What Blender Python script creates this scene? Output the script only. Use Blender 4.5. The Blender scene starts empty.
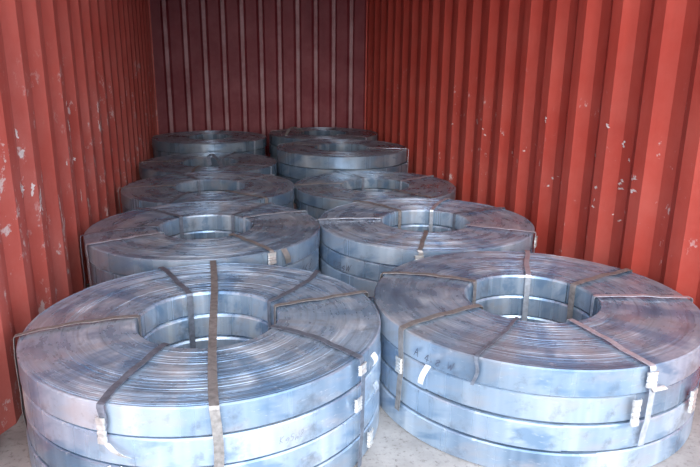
import bpy, math, random
from mathutils import Matrix, Vector
random.seed(7)
sc=bpy.context.scene
sc.view_settings.view_transform='Standard'
sc.view_settings.look='None'

# ------------------------------------------------------------------ dimensions
STACK=0.34; CAMZ=0.795+STACK
XL,XR=-0.678,1.655; YF,YB=1.0,7.28; ZC=2.42
RO,RI=0.55,0.226

# ------------------------------------------------------------------ node helpers
class NT:
    def __init__(s,name):
        m=bpy.data.materials.new(name); m.use_nodes=True
        s.m=m; s.t=m.node_tree; s.n=s.t.nodes; s.l=s.t.links
        s.b=s.n['Principled BSDF']
    def new(s,typ,**k):
        n=s.n.new(typ)
        for a,v in k.items(): setattr(n,a,v)
        return n
    def set(s,sock,v):
        if isinstance(v,bpy.types.NodeSocket): s.l.new(v,sock)
        else: sock.default_value=v
    def math(s,op,a,b=0.0,c=0.0,clamp=False):
        n=s.new('ShaderNodeMath',operation=op,use_clamp=clamp)
        s.set(n.inputs[0],a); s.set(n.inputs[1],b); s.set(n.inputs[2],c); return n.outputs[0]
    def noise(s,vec,scale,detail=3,rough=.5):
        n=s.new('ShaderNodeTexNoise'); s.set(n.inputs['Vector'],vec)
        n.inputs['Scale'].default_value=scale; n.inputs['Detail'].default_value=detail
        n.inputs['Roughness'].default_value=rough; return n.outputs['Fac']
    def ramp(s,fac,pts):
        n=s.new('ShaderNodeValToRGB'); s.set(n.inputs[0],fac)
        e=n.color_ramp.elements
        while len(e)<len(pts): e.new(.5)
        for i,(p,c) in enumerate(pts):
            e[i].position=p; e[i].color=(c,c,c,1) if isinstance(c,(int,float)) else (*c,1)
        return n.outputs[0]
    def mix(s,fac,a,b,typ='MIX'):
        n=s.new('ShaderNodeMix',data_type='RGBA',blend_type=typ)
        s.set(n.inputs[0],fac)
        s.set(n.inputs[6],(*a,1) if isinstance(a,tuple) else a)
        s.set(n.inputs[7],(*b,1) if isinstance(b,tuple) else b); return n.outputs[2]
    def comb(s,x,y,z):
        n=s.new('ShaderNodeCombineXYZ')
        for i,v in enumerate((x,y,z)): s.set(n.inputs[i],v)
        return n.outputs[0]
    def obj(s):
        c=s.new('ShaderNodeTexCoord').outputs['Object']
        sp=s.new('ShaderNodeSeparateXYZ'); s.l.new(c,sp.inputs[0]); return c,sp.outputs
    def bump(s,h,st,dist):
        n=s.new('ShaderNodeBump'); s.set(n.inputs['Height'],h)
        n.inputs['Strength'].default_value=st; n.inputs['Distance'].default_value=dist
        s.l.new(n.outputs[0],s.b.inputs['Normal'])

def steel(name,tone,seed,metal=.38):
    t=NT(name); c,(x,y,z)=t.obj()
    r=t.math('SQRT',t.math('ADD',t.math('MULTIPLY',x,x),t.math('MULTIPLY',y,y)))
    inv=t.math('DIVIDE',1.0,t.math('MAXIMUM',r,.01))
    ux=t.math('MULTIPLY',x,inv); uy=t.math('MULTIPLY',y,inv)
    rr=t.math('MULTIPLY',r,90.0)
    v=t.comb(t.math('ADD',rr,seed*3.1),t.math('MULTIPLY',ux,.8),t.math('MULTIPLY',uy,.8))
    rings=t.noise(v,1.0,6,.7)
    v2=t.comb(t.math('MULTIPLY',r,11.0),t.math('MULTIPLY_ADD',ux,1.8,seed),t.math('MULTIPLY',uy,1.8))
    v3=t.comb(t.math('MULTIPLY',r,1.5),t.math('MULTIPLY_ADD',ux,2.6,seed*1.7),t.math('ADD',t.math('MULTIPLY',uy,2.6),t.math('MULTIPLY',z,10.0)))
    patch=t.noise(v2,1.3,4,.6); sector=t.noise(v3,1.4,3,.55)
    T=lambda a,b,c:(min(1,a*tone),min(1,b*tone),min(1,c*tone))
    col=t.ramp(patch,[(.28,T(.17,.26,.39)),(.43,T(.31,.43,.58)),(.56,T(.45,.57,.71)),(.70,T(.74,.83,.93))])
    col=t.mix(t.ramp(sector,[(.52,0),(.66,.5)]),col,T(.50,.49,.51))
    col=t.mix(t.ramp(sector,[(.34,.7),(.44,0)]),col,T(.17,.30,.48))
    col=t.mix(1.0,col,t.ramp(rings,[(.25,.58),(.48,.95),(.75,1.0)]),'MULTIPLY')
    sc1=t.noise(t.comb(t.math('MULTIPLY',x,30.0),t.math('MULTIPLY',y,30.0),t.math('MULTIPLY',z,110.0)),1.0,4,.7)
    col=t.mix(t.ramp(sc1,[(.61,0),(.70,.35)]),col,T(.78,.84,.90))
    grime=t.noise(c,13,6,.7)
    col=t.mix(t.ramp(grime,[(.54,0),(.70,.55)]),col,(.13,.15,.19))
    t.l.new(col,t.b.inputs['Base Color'])
    t.b.inputs['Metallic'].default_value=metal
    t.l.new(t.ramp(patch,[(.3,.20),(.7,.38)]),t.b.inputs['Roughness'])
    t.b.inputs['Anisotropic'].default_value=.55
    tg=t.new('ShaderNodeTangent',direction_type='RADIAL',axis='Z'); t.l.new(tg.outputs[0],t.b.inputs['Tangent'])
    h=t.math('ADD',t.math('MULTIPLY',rings,.30),t.math('MULTIPLY',t.noise(c,6,2,.5),3.0))
    t.bump(h,.4,.004)
    return t.m

def simple(name,col,rough=.6,metal=0,var=.25,scale=30,spec=.5):
    t=NT(name); c,_=t.obj(); n=t.noise(c,scale,4,.6)
    a=tuple(v*(1-var) for v in col); b=tuple(min(1,v*(1+var)) for v in col)
    t.l.new(t.ramp(n,[(.3,a),(.7,b)]),t.b.inputs['Base Color'])
    t.b.inputs['Roughness'].default_value=rough; t.b.inputs['Metallic'].default_value=metal
    t.b.inputs['Specular IOR Level'].default_value=spec
    t.bump(n,.2,.002); return t.m

def paint(name,dark,light,pale,scuff_lo=.60,zmax=1.3,axis='y',spec=.35,ridge=None):
    t=NT(name); c,(x,y,z)=t.obj()
    h=y if axis=='y' else x
    big=t.noise(c,1.3,4,.6)
    streak=t.noise(t.comb(t.math('MULTIPLY',h,9.0),0.0,t.math('MULTIPLY',z,.8)),1.5,4,.6)
    col=t.ramp(t.math('ADD',t.math('MULTIPLY',big,.5),t.math('MULTIPLY',streak,.5)),[(.3,dark),(.68,light)])
    dust=t.noise(c,3.0,6,.7)
    low=t.ramp(t.math('DIVIDE',z,ZC),[(.15,1),(.75,.35)])
    col=t.mix(t.math('MULTIPLY',t.ramp(dust,[(.40,.05),(.74,.6)]),low),col,pale)
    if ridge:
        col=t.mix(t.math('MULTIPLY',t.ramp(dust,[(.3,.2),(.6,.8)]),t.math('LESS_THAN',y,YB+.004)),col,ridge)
    sv=t.comb(t.math('MULTIPLY',h,20.0),t.math('MULTIPLY',x,4.0),t.math('MULTIPLY',z,13.0))
    sn=t.noise(sv,1.0,5,.75); area=t.noise(t.comb(t.math('MULTIPLY',h,1.0),5.0,z),2.2,2,.5)
    m=t.math('MULTIPLY',t.ramp(sn,[(scuff_lo+.06,0),(scuff_lo+.11,1)]),t.ramp(area,[(.43,0),(.55,.85)]))
    hz=t.ramp(t.math('DIVIDE',z,ZC),[(zmax/ZC-.1,1),(zmax/ZC,0)])
    m=t.math('MULTIPLY',m,hz)
    col=t.mix(m,col,(.72,.60,.58))
    t.l.new(col,t.b.inputs['Base Color'])
    t.b.inputs['Roughness'].default_value=.55; t.b.inputs['Specular IOR Level'].default_value=spec
    t.bump(dust,.15,.004); return t.m

M_L=paint('red_paint_left',(.40,.066,.050),(.60,.125,.095),(.66,.25,.22),.52,1.2)
M_R=paint('red_paint_right',(.38,.046,.034),(.58,.082,.057),(.62,.16,.125),.57,1.1)
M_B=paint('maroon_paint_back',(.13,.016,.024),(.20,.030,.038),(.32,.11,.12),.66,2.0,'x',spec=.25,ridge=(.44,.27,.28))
M_CEIL=simple('ceiling_paint',(.40,.19,.17),.6)
M_GROUND=simple('ground_concrete',(.50,.50,.50),.9,0,.15,6)
M_STRAP=simple('weathered_strap_steel',(.29,.275,.27),.45,.4,.35,60)
M_STRAP2=simple('bright_strap_steel',(.62,.68,.76),.30,.6,.2,60)
M_STRAP3=simple('dark_strap_steel',(.20,.23,.29),.42,.5,.3,60)
M_CLIP=simple('strap_seal_zinc',(.64,.64,.63),.35,.5,.25,80)
M_TAG=simple('paper_tag',(.78,.81,.84),.7,0,.08,30)
M_MARK=simple('marker_ink',(.05,.06,.10),.7,0,.1,20)
M_MARK2=simple('faded_ink',(.20,.23,.32),.7,0,.1,20)
M_CHALK=simple('white_chalk',(.88,.9,.93),.9,0,.05,20)
M_SCUFF=simple('scraped_primer',(.80,.70,.68),.8,0,.2,60)
def floor_mat():
    t=NT('dusty_floor'); c,(x,y,z)=t.obj()
    a=t.noise(c,5,6,.65); b=t.noise(c,60,4,.7)
    col=t.ramp(a,[(.3,(.29,.27,.26)),(.55,(.43,.405,.39)),(.75,(.54,.51,.49))])
    col=t.mix(t.ramp(b,[(.54,0),(.68,.7)]),col,(.17,.15,.14))
    t.l.new(col,t.b.inputs['Base Color']); t.b.inputs['Roughness'].default_value=.85
    t.bump(b,.3,.003); return t.m
M_FLOOR=floor_mat()

# ------------------------------------------------------------------ mesh helpers
def mesh(name,V,F,mat,parent=None,smooth=False,loc=(0,0,0)):
    me=bpy.data.meshes.new(name); me.from_pydata([tuple(v) for v in V],[],F); me.update()
    if smooth: me.polygons.foreach_set('use_smooth',[True]*len(me.polygons))
    me.materials.append(mat); o=bpy.data.objects.new(name,me); sc.collection.objects.link(o)
    o.location=loc
    if parent: o.parent=parent
    return o
def box(name,a,b,mat,parent=None):
    x0,y0,z0=a;x1,y1,z1=b
    V=[(x0,y0,z0),(x1,y0,z0),(x1,y1,z0),(x0,y1,z0),(x0,y0,z1),(x1,y0,z1),(x1,y1,z1),(x0,y1,z1)]
    F=[(0,3,2,1),(4,5,6,7),(0,1,5,4),(1,2,6,5),(2,3,7,6),(3,0,4,7)]
    return mesh(name,V,F,mat,parent)

def corr_points(L,pitch,flat_in,slope,start=0):
    pts=[];s=start
    flat_out=pitch-flat_in-2*slope
    while s<L:
        for ds,v in ((0,0),(flat_out,0),(flat_out+slope,1),(flat_out+slope+flat_in,1)):
            if s+ds<=L: pts.append((s+ds,v))
        s+=pitch
    pts.append((L,pts[-1][1])); return pts
def corr_wall(name,fn,L,pitch,fi,sl,mat,start=0,ext=0.0):
    pts=corr_points(L,pitch,fi,sl,start); V=[];F=[];T=.004
    n=len(pts)
    for k in (0.0,1.0):
        for s,v in pts:
            for z in (0.0,ZC): V.append(fn(s,v,z,k*T))
    for i in range(n-1):
        a=2*i; F.append((a,a+2,a+3,a+1)); b=2*n+2*i; F.append((b,b+1,b+3,b+2))
        F.append((a+1,a+3,b+3,b+1)); F.append((a,b,b+2,a+2))
    F.append((0,1,2*n+1,2*n)); e=2*(n-1); F.append((e,2*n+e,2*n+e+1,e+1))
    return mesh(name,V,F,mat)
DP=.034
wl=corr_wall('wall_left',lambda s,v,z,k:(XL-DP+DP*v-k,YF+s,z),YB-YF,.275,.07,.066,M_L)
wr=corr_wall('wall_right',lambda s,v,z,k:(XR+DP-DP*v+k,YF+s,z),YB-YF,.275,.07,.066,M_R,.0)
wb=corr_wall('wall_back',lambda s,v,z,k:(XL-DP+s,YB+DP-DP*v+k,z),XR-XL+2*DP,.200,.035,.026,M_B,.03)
box('floor',(XL-.05,YF,-.03),(XR+.05,YB+.06,0),M_FLOOR)
box('ceiling',(XL-.05,YF,ZC),(XR+.05,YB+.06,ZC+.01),M_CEIL)
box('ground',(-30,-30,-.20),(30,30,-.16),M_GROUND)
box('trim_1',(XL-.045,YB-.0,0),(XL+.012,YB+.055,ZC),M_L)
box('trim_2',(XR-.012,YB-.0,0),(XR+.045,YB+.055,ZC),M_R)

def wall_x(side,y):
    s=(y-YF)%.275; fo=.275-.07-.132
    if s<fo: v=0
    elif s<fo+.066: v=(s-fo)/.066
    elif s<fo+.136: v=1
    else: v=1-(s-fo-.136)/.066
    return XL-DP+DP*v+.0015 if side<0 else XR+DP-DP*v-.0015
def scuffs(name,side,items,parent):
    V=[];F=[]
    for (y,z,w,h) in items:
        n=9; base=len(V); off=random.uniform(-.8,.8)
        for i in range(n):
            f=i/(n-1); ww=w*math.sin(math.pi*(f*.85+.08))*random.uniform(.3,1.25)
            yc=y+off*w*(f-.5)+random.uniform(-.2,.2)*w
            for sg in(-1,1):
                yy=yc+sg*ww/2; V.append((wall_x(side,yy),yy,z+h*(f-.5)))
        for i in range(n-1):
            a=base+2*i; F.append((a,a+1,a+3,a+2) if side>0 else (a,a+2,a+3,a+1))
    return mesh(name,V,F,M_SCUFF,parent)
R=random.uniform
it=[(2.40,.74,.05,.04),(2.44,.66,.03,.05),(2.46,.79,.025,.03),(2.52,.60,.02,.07),(2.60,.70,.03,.02)]
for cy,cz,n in ((2.42,.72,8),(2.6,.60,9),(2.9,.55,7),(3.15,.80,9),(3.4,.5,8),(3.8,.75,9),(4.4,.6,8)):
    it+=[(cy+R(-.12,.12),cz+R(-.16,.16),R(.005,.024),R(.01,.08)) for _ in range(n)]
scuffs('scuff_marks',-1,it,wl)
it=[(2.30,.67,.045,.012),(2.29,.62,.05,.010),(2.44,.79,.03,.03),(2.42,.60,.035,.012),(2.52,.86,.03,.02),(2.60,.72,.03,.015)]
for cy,cz,n in ((2.36,.70,6),(2.5,.55,5),(2.95,.55,5),(3.0,.85,3),(3.4,.6,5),(3.9,.7,4),(4.5,.6,4)):
    it+=[(cy+R(-.1,.1),cz+R(-.09,.09),R(.006,.026),R(.004,.018)) for _ in range(n)]
scuffs('scuff_marks',1,it,wr)

# ------------------------------------------------------------------ coil
def coil(name,parent,z0,th,ro,ri,ox,oy,a0,mat,rnd):
    N=176; prof=[]; b=.004
    prof+=[(ri+b,0),(ro-b,0),None,(ro-b,0),(ro,b),None,(ro,b),(ro,th-b),None,(ro,th-b),(ro-b,th)]
    M=60; r=ro-b; prev=(ro-b,th)
    for i in range(M):
        r2=ro-b-(ro-ri-2*b)*(i+1)/M
        zz=th-abs(rnd.gauss(0,.0005))-(.0018 if rnd.random()<.08 else 0)
        prof+=[None,(prev[0],prev[1]),(prev[0],zz)] if abs(zz-prev[1])>1e-5 else []
        prof+=[None,(prev[0],zz),(r2,zz)]; prev=(r2,zz)
    prof+=[None,(prev[0],prev[1]),(ri,th-2*b),None,(ri,th-2*b),(ri,b),None,(ri,b),(ri+b,0)]
    segs=[];cur=[]
    for p in prof+[None]:
        if p is None:
            if len(cur)>1: segs.append(cur)
            cur=[]
        else: cur.append(p)
    V=[];F=[];sp=.0045
    for sg in segs:
        for (p,q) in zip(sg,sg[1:]):
            base=len(V)
            for i in range(N+1):
                f=i/N; a=a0+2*math.pi*f
                for (rr,zz) in (p,q):
                    k=rr+sp*(f-.5)
                    V.append((k*math.cos(a),k*math.sin(a),zz))
            for i in range(N):
                c=base+2*i; F.append((c,c+2,c+3,c+1))
    a=a0; c,s=math.cos(a),math.sin(a); base=len(V)
    for rr in (ro-sp/2,ro+sp/2):
        for zz in (b,th-b): V.append((rr*c,rr*s,zz))
    F.append((base,base+2,base+3,base+1))
    o=mesh(name,V,F,mat,parent,True,(ox,oy,z0)); return o

def ribbon(name,P,W,Nn,w,t,mat,parent):
    V=[];F=[]
    for p,wd,n in zip(P,W,Nn):
        p=Vector(p);wd=Vector(wd);n=Vector(n)
        for a,b in((-1,0),(1,0),(1,1),(-1,1)): V.append(p+wd*(a*w/2)+n*(b*t))
    k=len(P)
    for i in range(k-1):
        a=4*i
        for j in range(4):
            j2=(j+1)%4; F.append((a+j,a+4+j,a+4+j2,a+j2))
    F.append((0,1,2,3)); F.append((4*k-1,4*k-2,4*k-3,4*k-4))
    return mesh(name,V,F,mat,parent)

def pol(r,a,z): return (r*math.cos(a),r*math.sin(a),z)
def strap(name,parent,H,ain,aout,mat,zin=0.0,zout=0.0,w=.020,ro=RO+.008,ri=RI-.009,wob=.004,ph=0):
    ain=math.radians(ain);aout=math.radians(aout); P=[];W=[];Nn=[]
    def add(r,a,z,nr,nz):
        P.append(pol(r,a,z)); W.append((-math.sin(a),math.cos(a),0)); Nn.append((nr*math.cos(a),nr*math.sin(a),nz))
    for z in (zin,(zin+H)/2,H-.006): add(ri,ain,z,-1,0)
    add(ri+.002,ain,H+.001,-.7,.7)
    n=16
    for i in range(n+1):
        f=i/n; r=ri+.010+(ro-ri-.018)*f
        add(r,ain+(aout-ain)*f+.012*math.sin(f*5+ph)*math.sin(math.pi*f),H+.0025+abs(wob*math.sin(f*9+ph))*math.sin(math.pi*f),0,1)
    add(ro-.002,aout,H+.001,.7,.7)
    for i in range(7):
        f=i/6; z=H-.006-(H-.006-zout)*f
        add(ro+abs(wob)*.6*math.sin(f*7+ph)**2,aout+.010*math.sin(f*4+ph)*wob/.003,z,1,0)
    return ribbon(name,P,W,Nn,w,.0014,mat,parent)
def cross_strap(name,parent,H,a1,a2,mat,w=.030,ro=RO+.012,zout=0.0):
    a1=math.radians(a1);a2=math.radians(a2)
    A=Vector(pol(ro-.002,a1,H+.006));B=Vector(pol(ro-.002,a2,H+.006))
    d=(B-A).normalized(); side=Vector((-d.y,d.x,0)); P=[];W=[];Nn=[]
    def add(p,n): P.append(Vector(p));W.append(side);Nn.append(Vector(n))
    for i in range(5): add(pol(ro,a1,zout+(H-.004-zout)*i/4),-d)
    add(A+Vector((0,0,-.002)),(-d+Vector((0,0,1))).normalized())
    n=24
    for i in range(1,n):
        f=i/n; p=A.lerp(B,f); 
        p.z+=.003*math.sin(f*17)*math.sin(math.pi*f)+.001
        add(p+side*.004*math.sin(f*6),(0,0,1))
    add(B+Vector((0,0,-.002)),(d+Vector((0,0,1))).normalized())
    for i in range(9):
        f=i/8; add(Vector(pol(ro+.002*math.sin(f*8)**2,a2,H-.004-(H-.004-zout)*f))+side*.006*math.sin(f*5),d)
    return ribbon(name,P,W,Nn,w,.002,mat,parent)
def clip(name,parent,a,z,mat,w=.034,h=.05,r=RO+.011,t=.004,tilt=0):
    a=math.radians(a); er=Vector((math.cos(a),math.sin(a),0)); et=Vector((-math.sin(a),math.cos(a),0)); ez=Vector((0,0,1))
    c,s=math.cos(tilt),math.sin(tilt); u=et*c+ez*s; v=ez*c-et*s
    V=[];F=[];ys=[-.5,-.3,-.22,-.08,0,.08,.22,.3,.5]; xs=[-.5,-.42,-.3,0,.3,.42,.5]
    for iy,yy in enumerate(ys):
        for ix,xx in enumerate(xs):
            d=t*(1.3 if 0<ix<6 else .2); 
            wx=xx*(.86 if iy in(2,4,6) else 1)
            if iy in (2,4,6): d*=.7
            V.append(er*(r+d)+u*(wx*w)+v*(yy*h)+ez*z)
    n=len(V)
    for iy in range(len(ys)):
        for ix in range(len(xs)): 
            q=V[iy*len(xs)+ix]; V.append(q-er*t)
    X=len(xs)
    for off,fl in((0,0),(n,1)):
        for iy in range(len(ys)-1):
            for ix in range(X-1):
                k=off+iy*X+ix; f=(k,k+1,k+X+1,k+X); F.append(f[::-1] if fl else f)
    Y=len(ys)
    for ix in range(X-1): F.append((ix,n+ix,n+ix+1,ix+1)); k=(Y-1)*X+ix; F.append((k,k+1,n+k+1,n+k))
    for iy in range(Y-1): k=iy*X; F.append((k,k+X,n+k+X,n+k)); k=iy*X+X-1; F.append((k,n+k,n+k+X,k+X))
    return mesh(name,V,F,mat,parent)
def tag(name,parent,a,z1,z2,mat,w=.03,lean=.03,r=RO+.012):
    a=math.radians(a); P=[];W=[];Nn=[]
    for i in range(7):
        f=i/6; aa=a+lean*f
        rr=r+.008*math.sin(f*3.1)
        P.append(pol(rr,aa,z1+(z2-z1)*f)); W.append((-math.sin(aa),math.cos(aa),0)); Nn.append((math.cos(aa),math.sin(aa),0))
    return ribbon(name,P,W,Nn,w,.0015,mat,parent)

G={'A':[[(0,0),(.4,1),(.8,0)],[(.15,.4),(.7,.4)]],'4':[[(.5,0),(.55,1),(0,.4),(.8,.4)]],
'8':[[(.5,.5),(.1,.8),(.45,1),(.75,.8),(.4,.5),(.05,.2),(.4,0),(.75,.2),(.5,.5)]],
'5':[[(.75,1),(.2,1),(.15,.6),(.6,.6),(.75,.3),(.5,0),(.1,.1)]],'.':[[(.3,0),(.4,.06)]],
'9':[[(.7,.7),(.4,.5),(.1,.75),(.4,1),(.7,.8),(.65,.3),(.4,0)]],'0':[[(.4,0),(.1,.4),(.35,1),(.7,.7),(.65,.2),(.4,0)]],
'K':[[(.1,0),(.1,1)],[(.7,1),(.1,.45),(.75,0)]],'L':[[(.1,1),(.1,0),(.7,0)]],'X':[[(0,0),(.7,1)],[(0,1),(.7,0)]],
'(':[[(.6,1.1),(.2,.8),(.1,.4),(.3,0),(.6,-.1)]],'1':[[(.3,.7),(.5,1),(.45,0)]],'2':[[(.1,.8),(.4,1),(.7,.75),(.1,0),(.8,.05)]],'V':[[(0,1),(.35,0),(.8,1)]],
'W':[[(0,1),(.2,0),(.4,.7),(.6,0),(.85,1)]],' ':[]}
def write(name,parent,txt,fn,h,mat,lw=.003):
    V=[];F=[];u0=0
    rnd=random.Random(len(txt)+int(h*1000))
    for ch in txt:
        hv=h*rnd.uniform(.8,1.15); dv=h*rnd.uniform(-.15,.15)
        for st in G[ch]:
            st=[(a+rnd.uniform(-.09,.09),b+rnd.uniform(-.09,.09)) for a,b in st]
            pts=[]
            for (a,b),(c,d) in zip(st,st[1:]):
                for k in range(4): f=k/4; pts.append((a+(c-a)*f,b+(d-b)*f))
            pts.append(st[-1]); base=len(V)
            for i,(a,b) in enumerate(pts):
                p0=pts[max(0,i-1)];p1=pts[min(len(pts)-1,i+1)]
                dx,dy=p1[0]-p0[0],p1[1]-p0[1]; L=math.hypot(dx,dy) or 1
                l=lw*(.5+.5*math.sin(math.pi*(i+.5)/len(pts)))
                nx,ny=-dy/L*l/2,dx/L*l/2
                for s in(-1,1): V.append(fn(u0+a*h*.8+nx*s+b*h*.25,dv+b*hv+ny*s))
            for i in range(len(pts)-1):
                k=base+2*i; F.append((k,k+1,k+3,k+2))
        u0+=h*.8
    return mesh(name,V,F,mat,parent)
def on_side(a,z,r=RO+.0045):
    a=math.radians(a)
    return lambda u,v: pol(r,a+u/r,z+v)
def on_top(a,r,H):
    a=math.radians(a)
    return lambda u,v: pol(r+v,a-u/r,H+.0006)

# ------------------------------------------------------------------ stacks
def stack(x,y,H,nl,tone,seed,jit=.007,metal=.5):
    e=bpy.data.objects.new('steel_coil_stack',None); sc.collection.objects.link(e); e.location=(x,y,0)
    rnd=random.Random(seed); th=H/nl
    for i in range(nl):
        last=i==nl-1
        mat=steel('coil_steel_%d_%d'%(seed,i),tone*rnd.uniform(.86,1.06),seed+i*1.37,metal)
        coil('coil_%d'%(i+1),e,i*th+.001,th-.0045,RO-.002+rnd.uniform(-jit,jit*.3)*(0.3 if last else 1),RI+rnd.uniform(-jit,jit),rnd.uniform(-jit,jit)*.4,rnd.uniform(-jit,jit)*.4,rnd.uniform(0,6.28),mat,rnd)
    return e
H=STACK
# L1
s=stack(-.062,1.924,H,4,1.15,1)
cross_strap('strap_1',s,H,89,-88,M_STRAP,.024)
strap('strap_2',s,H,172,186,M_STRAP,zout=0)
strap('strap_3',s,H,-122,-116,M_STRAP3,zout=H-.085,w=.020)
strap('strap_4',s,H,108,110,M_STRAP3,zout=.1)
strap('strap_5',s,H,25,43,M_STRAP3,zout=.1)
strap('strap_6',s,H,12,13,M_STRAP,zout=.0,ph=2)
strap('strap_7',s,H,-32,-42,M_STRAP3,zout=0)
clip('seal_1',s,-116,H-.065,M_CLIP,.024,.07)
tag('tail_1',s,-115,H-.095,H-.13,M_CLIP,.020,.1)
clip('seal_2',s,-42,H-.03,M_CLIP,.035,.03)
tag('tail_2',s,-36,H-.01,H-.05,M_TAG,.028,.03)
clip('seal_3',s,-44,H-.13,M_CLIP,.03,.04)
tag('tail_3',s,-34,H-.11,H-.15,M_STRAP2,.03,.02)
clip('seal_4',s,-36,.06,M_CLIP,.03,.05)
write('chalk_mark',s,'(90',on_side(-118,.135),.042,M_CHALK,.004)
write('ink_mark',s,'K95W2',on_side(-72,.20),.018,M_MARK2,.0014)
# R1
s=stack(1.038,1.915,H,4,1.0,2)
strap('strap_1',s,H,130,145,M_STRAP,w=.024)
strap('strap_2',s,H,195,200,M_STRAP,w=.024,zout=.06)
strap('strap_3',s,H,66,65,M_STRAP2,zout=.2)
strap('strap_4',s,H,20,21,M_STRAP,w=.024)
strap('strap_5',s,H,-12,-12,M_STRAP2,zout=0)
strap('strap_6',s,H,-84,-82,M_STRAP2,zout=.10)
strap('strap_7',s,H,232,228,M_STRAP3,zout=H-.085,w=.010)
clip('seal_1',s,-82,H-.035,M_CLIP,.034,.045)
tag('tail_1',s,-80,H-.06,H-.075,M_CLIP,.05,.02)
clip('seal_2',s,-86,H-.13,M_CLIP,.026,.08)
clip('seal_3',s,-60,H-.16,M_CLIP,.034,.07)
clip('seal_4',s,200,H-.12,M_CLIP,.030,.05)
tag('tag_1',s,-147,H-.07,H-.14,M_TAG,.020,-.05)
write('ink_mark',s,'A.4.8.W',on_side(-154,H-.065),.026,M_MARK,.0025)
# L2
s=stack(-.091,3.042,H+.01,4,1.0,3); H2=H+.01
for i,(a,b,m) in enumerate([(178,192,M_STRAP3),(125,132,M_STRAP3),(30,22,M_STRAP2),(-58,-60,M_STRAP),(52,50,M_STRAP3),(-150,-152,M_STRAP2)]):
    strap('strap_%d'%(i+1),s,H2,a,b,m,ph=i)
clip('seal_1',s,-60,H2-.03,M_CLIP,.04,.05)
tag('tail_1',s,-54,H2,H2-.07,M_STRAP,.03,.05)
write('ink_mark_1',s,'90X5K4',on_top(106,.46,H2-.0034),.045,M_MARK,.004)
write('ink_mark_2',s,'4K8',on_side(-42,H2-.15),.045,M_MARK)
# R2
s=stack(1.009,3.033,H-.005,4,1.0,4)
for i,(a,b,m) in enumerate([(165,172,M_STRAP2),(110,118,M_STRAP),(-106,-110,M_STRAP),(25,20,M_STRAP3),(-40,-36,M_STRAP2),(62,58,M_STRAP2)]):
    strap('strap_%d'%(i+1),s,H-.005,a,b,m,ph=i)
clip('seal_1',s,-36,H-.05,M_CLIP,.04,.05)
clip('seal_2',s,-110,H-.05,M_CLIP,.04,.05)
write('ink_mark',s,'K84W',on_side(-158,H-.16),.04,M_MARK)
# far stacks: tone lowered with depth, light falloff painted into the steel colour
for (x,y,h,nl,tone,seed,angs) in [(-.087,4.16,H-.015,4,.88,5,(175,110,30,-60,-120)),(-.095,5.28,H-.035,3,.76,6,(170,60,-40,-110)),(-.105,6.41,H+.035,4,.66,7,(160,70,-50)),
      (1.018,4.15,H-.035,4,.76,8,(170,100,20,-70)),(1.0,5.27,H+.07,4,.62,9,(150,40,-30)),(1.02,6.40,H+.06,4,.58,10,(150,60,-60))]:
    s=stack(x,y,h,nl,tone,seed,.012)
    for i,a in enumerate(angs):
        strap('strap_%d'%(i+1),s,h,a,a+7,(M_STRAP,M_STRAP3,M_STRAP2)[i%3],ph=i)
    if seed==5:
        write('ink_mark',s,'0KX84V55',on_side(-122,h-.075),.05,M_MARK,.007)
        write('ink_mark_2',s,'XKV4',on_top(150,.47,h-.0034),.05,M_MARK,.006)
    if seed==8:
        write('ink_mark',s,'2K05',on_top(140,.46,h-.0034),.05,M_MARK,.006)
    if seed==6:
        P=[(.0,-.16,h+.0),(-.01,-.12,h+.06),(.02,-.2,h+.09),(.07,-.3,h+.05),(.1,-.38,h+.005)]
        ribbon('loose_strap',P,[(1,0,0)]*5,[(0,0,1)]*5,.03,.002,M_STRAP3,s)
    if seed==10:
        P=[(-.40,-.2,h+.0),(-.36,-.1,h+.05),(-.3,0,h+.06),(-.2,.1,h+.005)]
        ribbon('loose_strap',P,[(1,0,0)]*4,[(0,0,1)]*4,.03,.002,M_STRAP,s)

# ------------------------------------------------------------------ light
w=bpy.data.worlds.new('World'); sc.world=w; w.use_nodes=True
bg=w.node_tree.nodes['Background']; bg.inputs[0].default_value=(.82,.90,1.0,1); bg.inputs[1].default_value=3.1
sd=bpy.data.lights.new('sun','SUN'); sd.energy=3.3; sd.angle=math.radians(40); sd.color=(1,.98,.96)
so=bpy.data.objects.new('sun',sd); sc.collection.objects.link(so)
d=Vector((.13,1,-.34)).normalized(); so.rotation_euler=d.to_track_quat('-Z','Y').to_euler(); so.location=(0,-3,5)

# ------------------------------------------------------------------ camera
f=636.0; th=math.radians(15.47); ps=math.radians(11.52); ro=math.radians(.62)
fwd=Vector((math.sin(ps)*math.cos(th),math.cos(ps)*math.cos(th),-math.sin(th)))
right=Vector((math.cos(ps),-math.sin(ps),0)); up=right.cross(fwd)
r2=right*math.cos(ro)+up*math.sin(ro); u2=-right*math.sin(ro)+up*math.cos(ro)
cd=bpy.data.cameras.new('camera'); cd.sensor_width=36; cd.lens=36*f/700
co=bpy.data.objects.new('camera',cd); sc.collection.objects.link(co)
m=Matrix((r2,u2,-fwd)).transposed().to_4x4(); m.translation=Vector((0,0,CAMZ)); co.matrix_world=m
cd.clip_start=.05; sc.camera=co
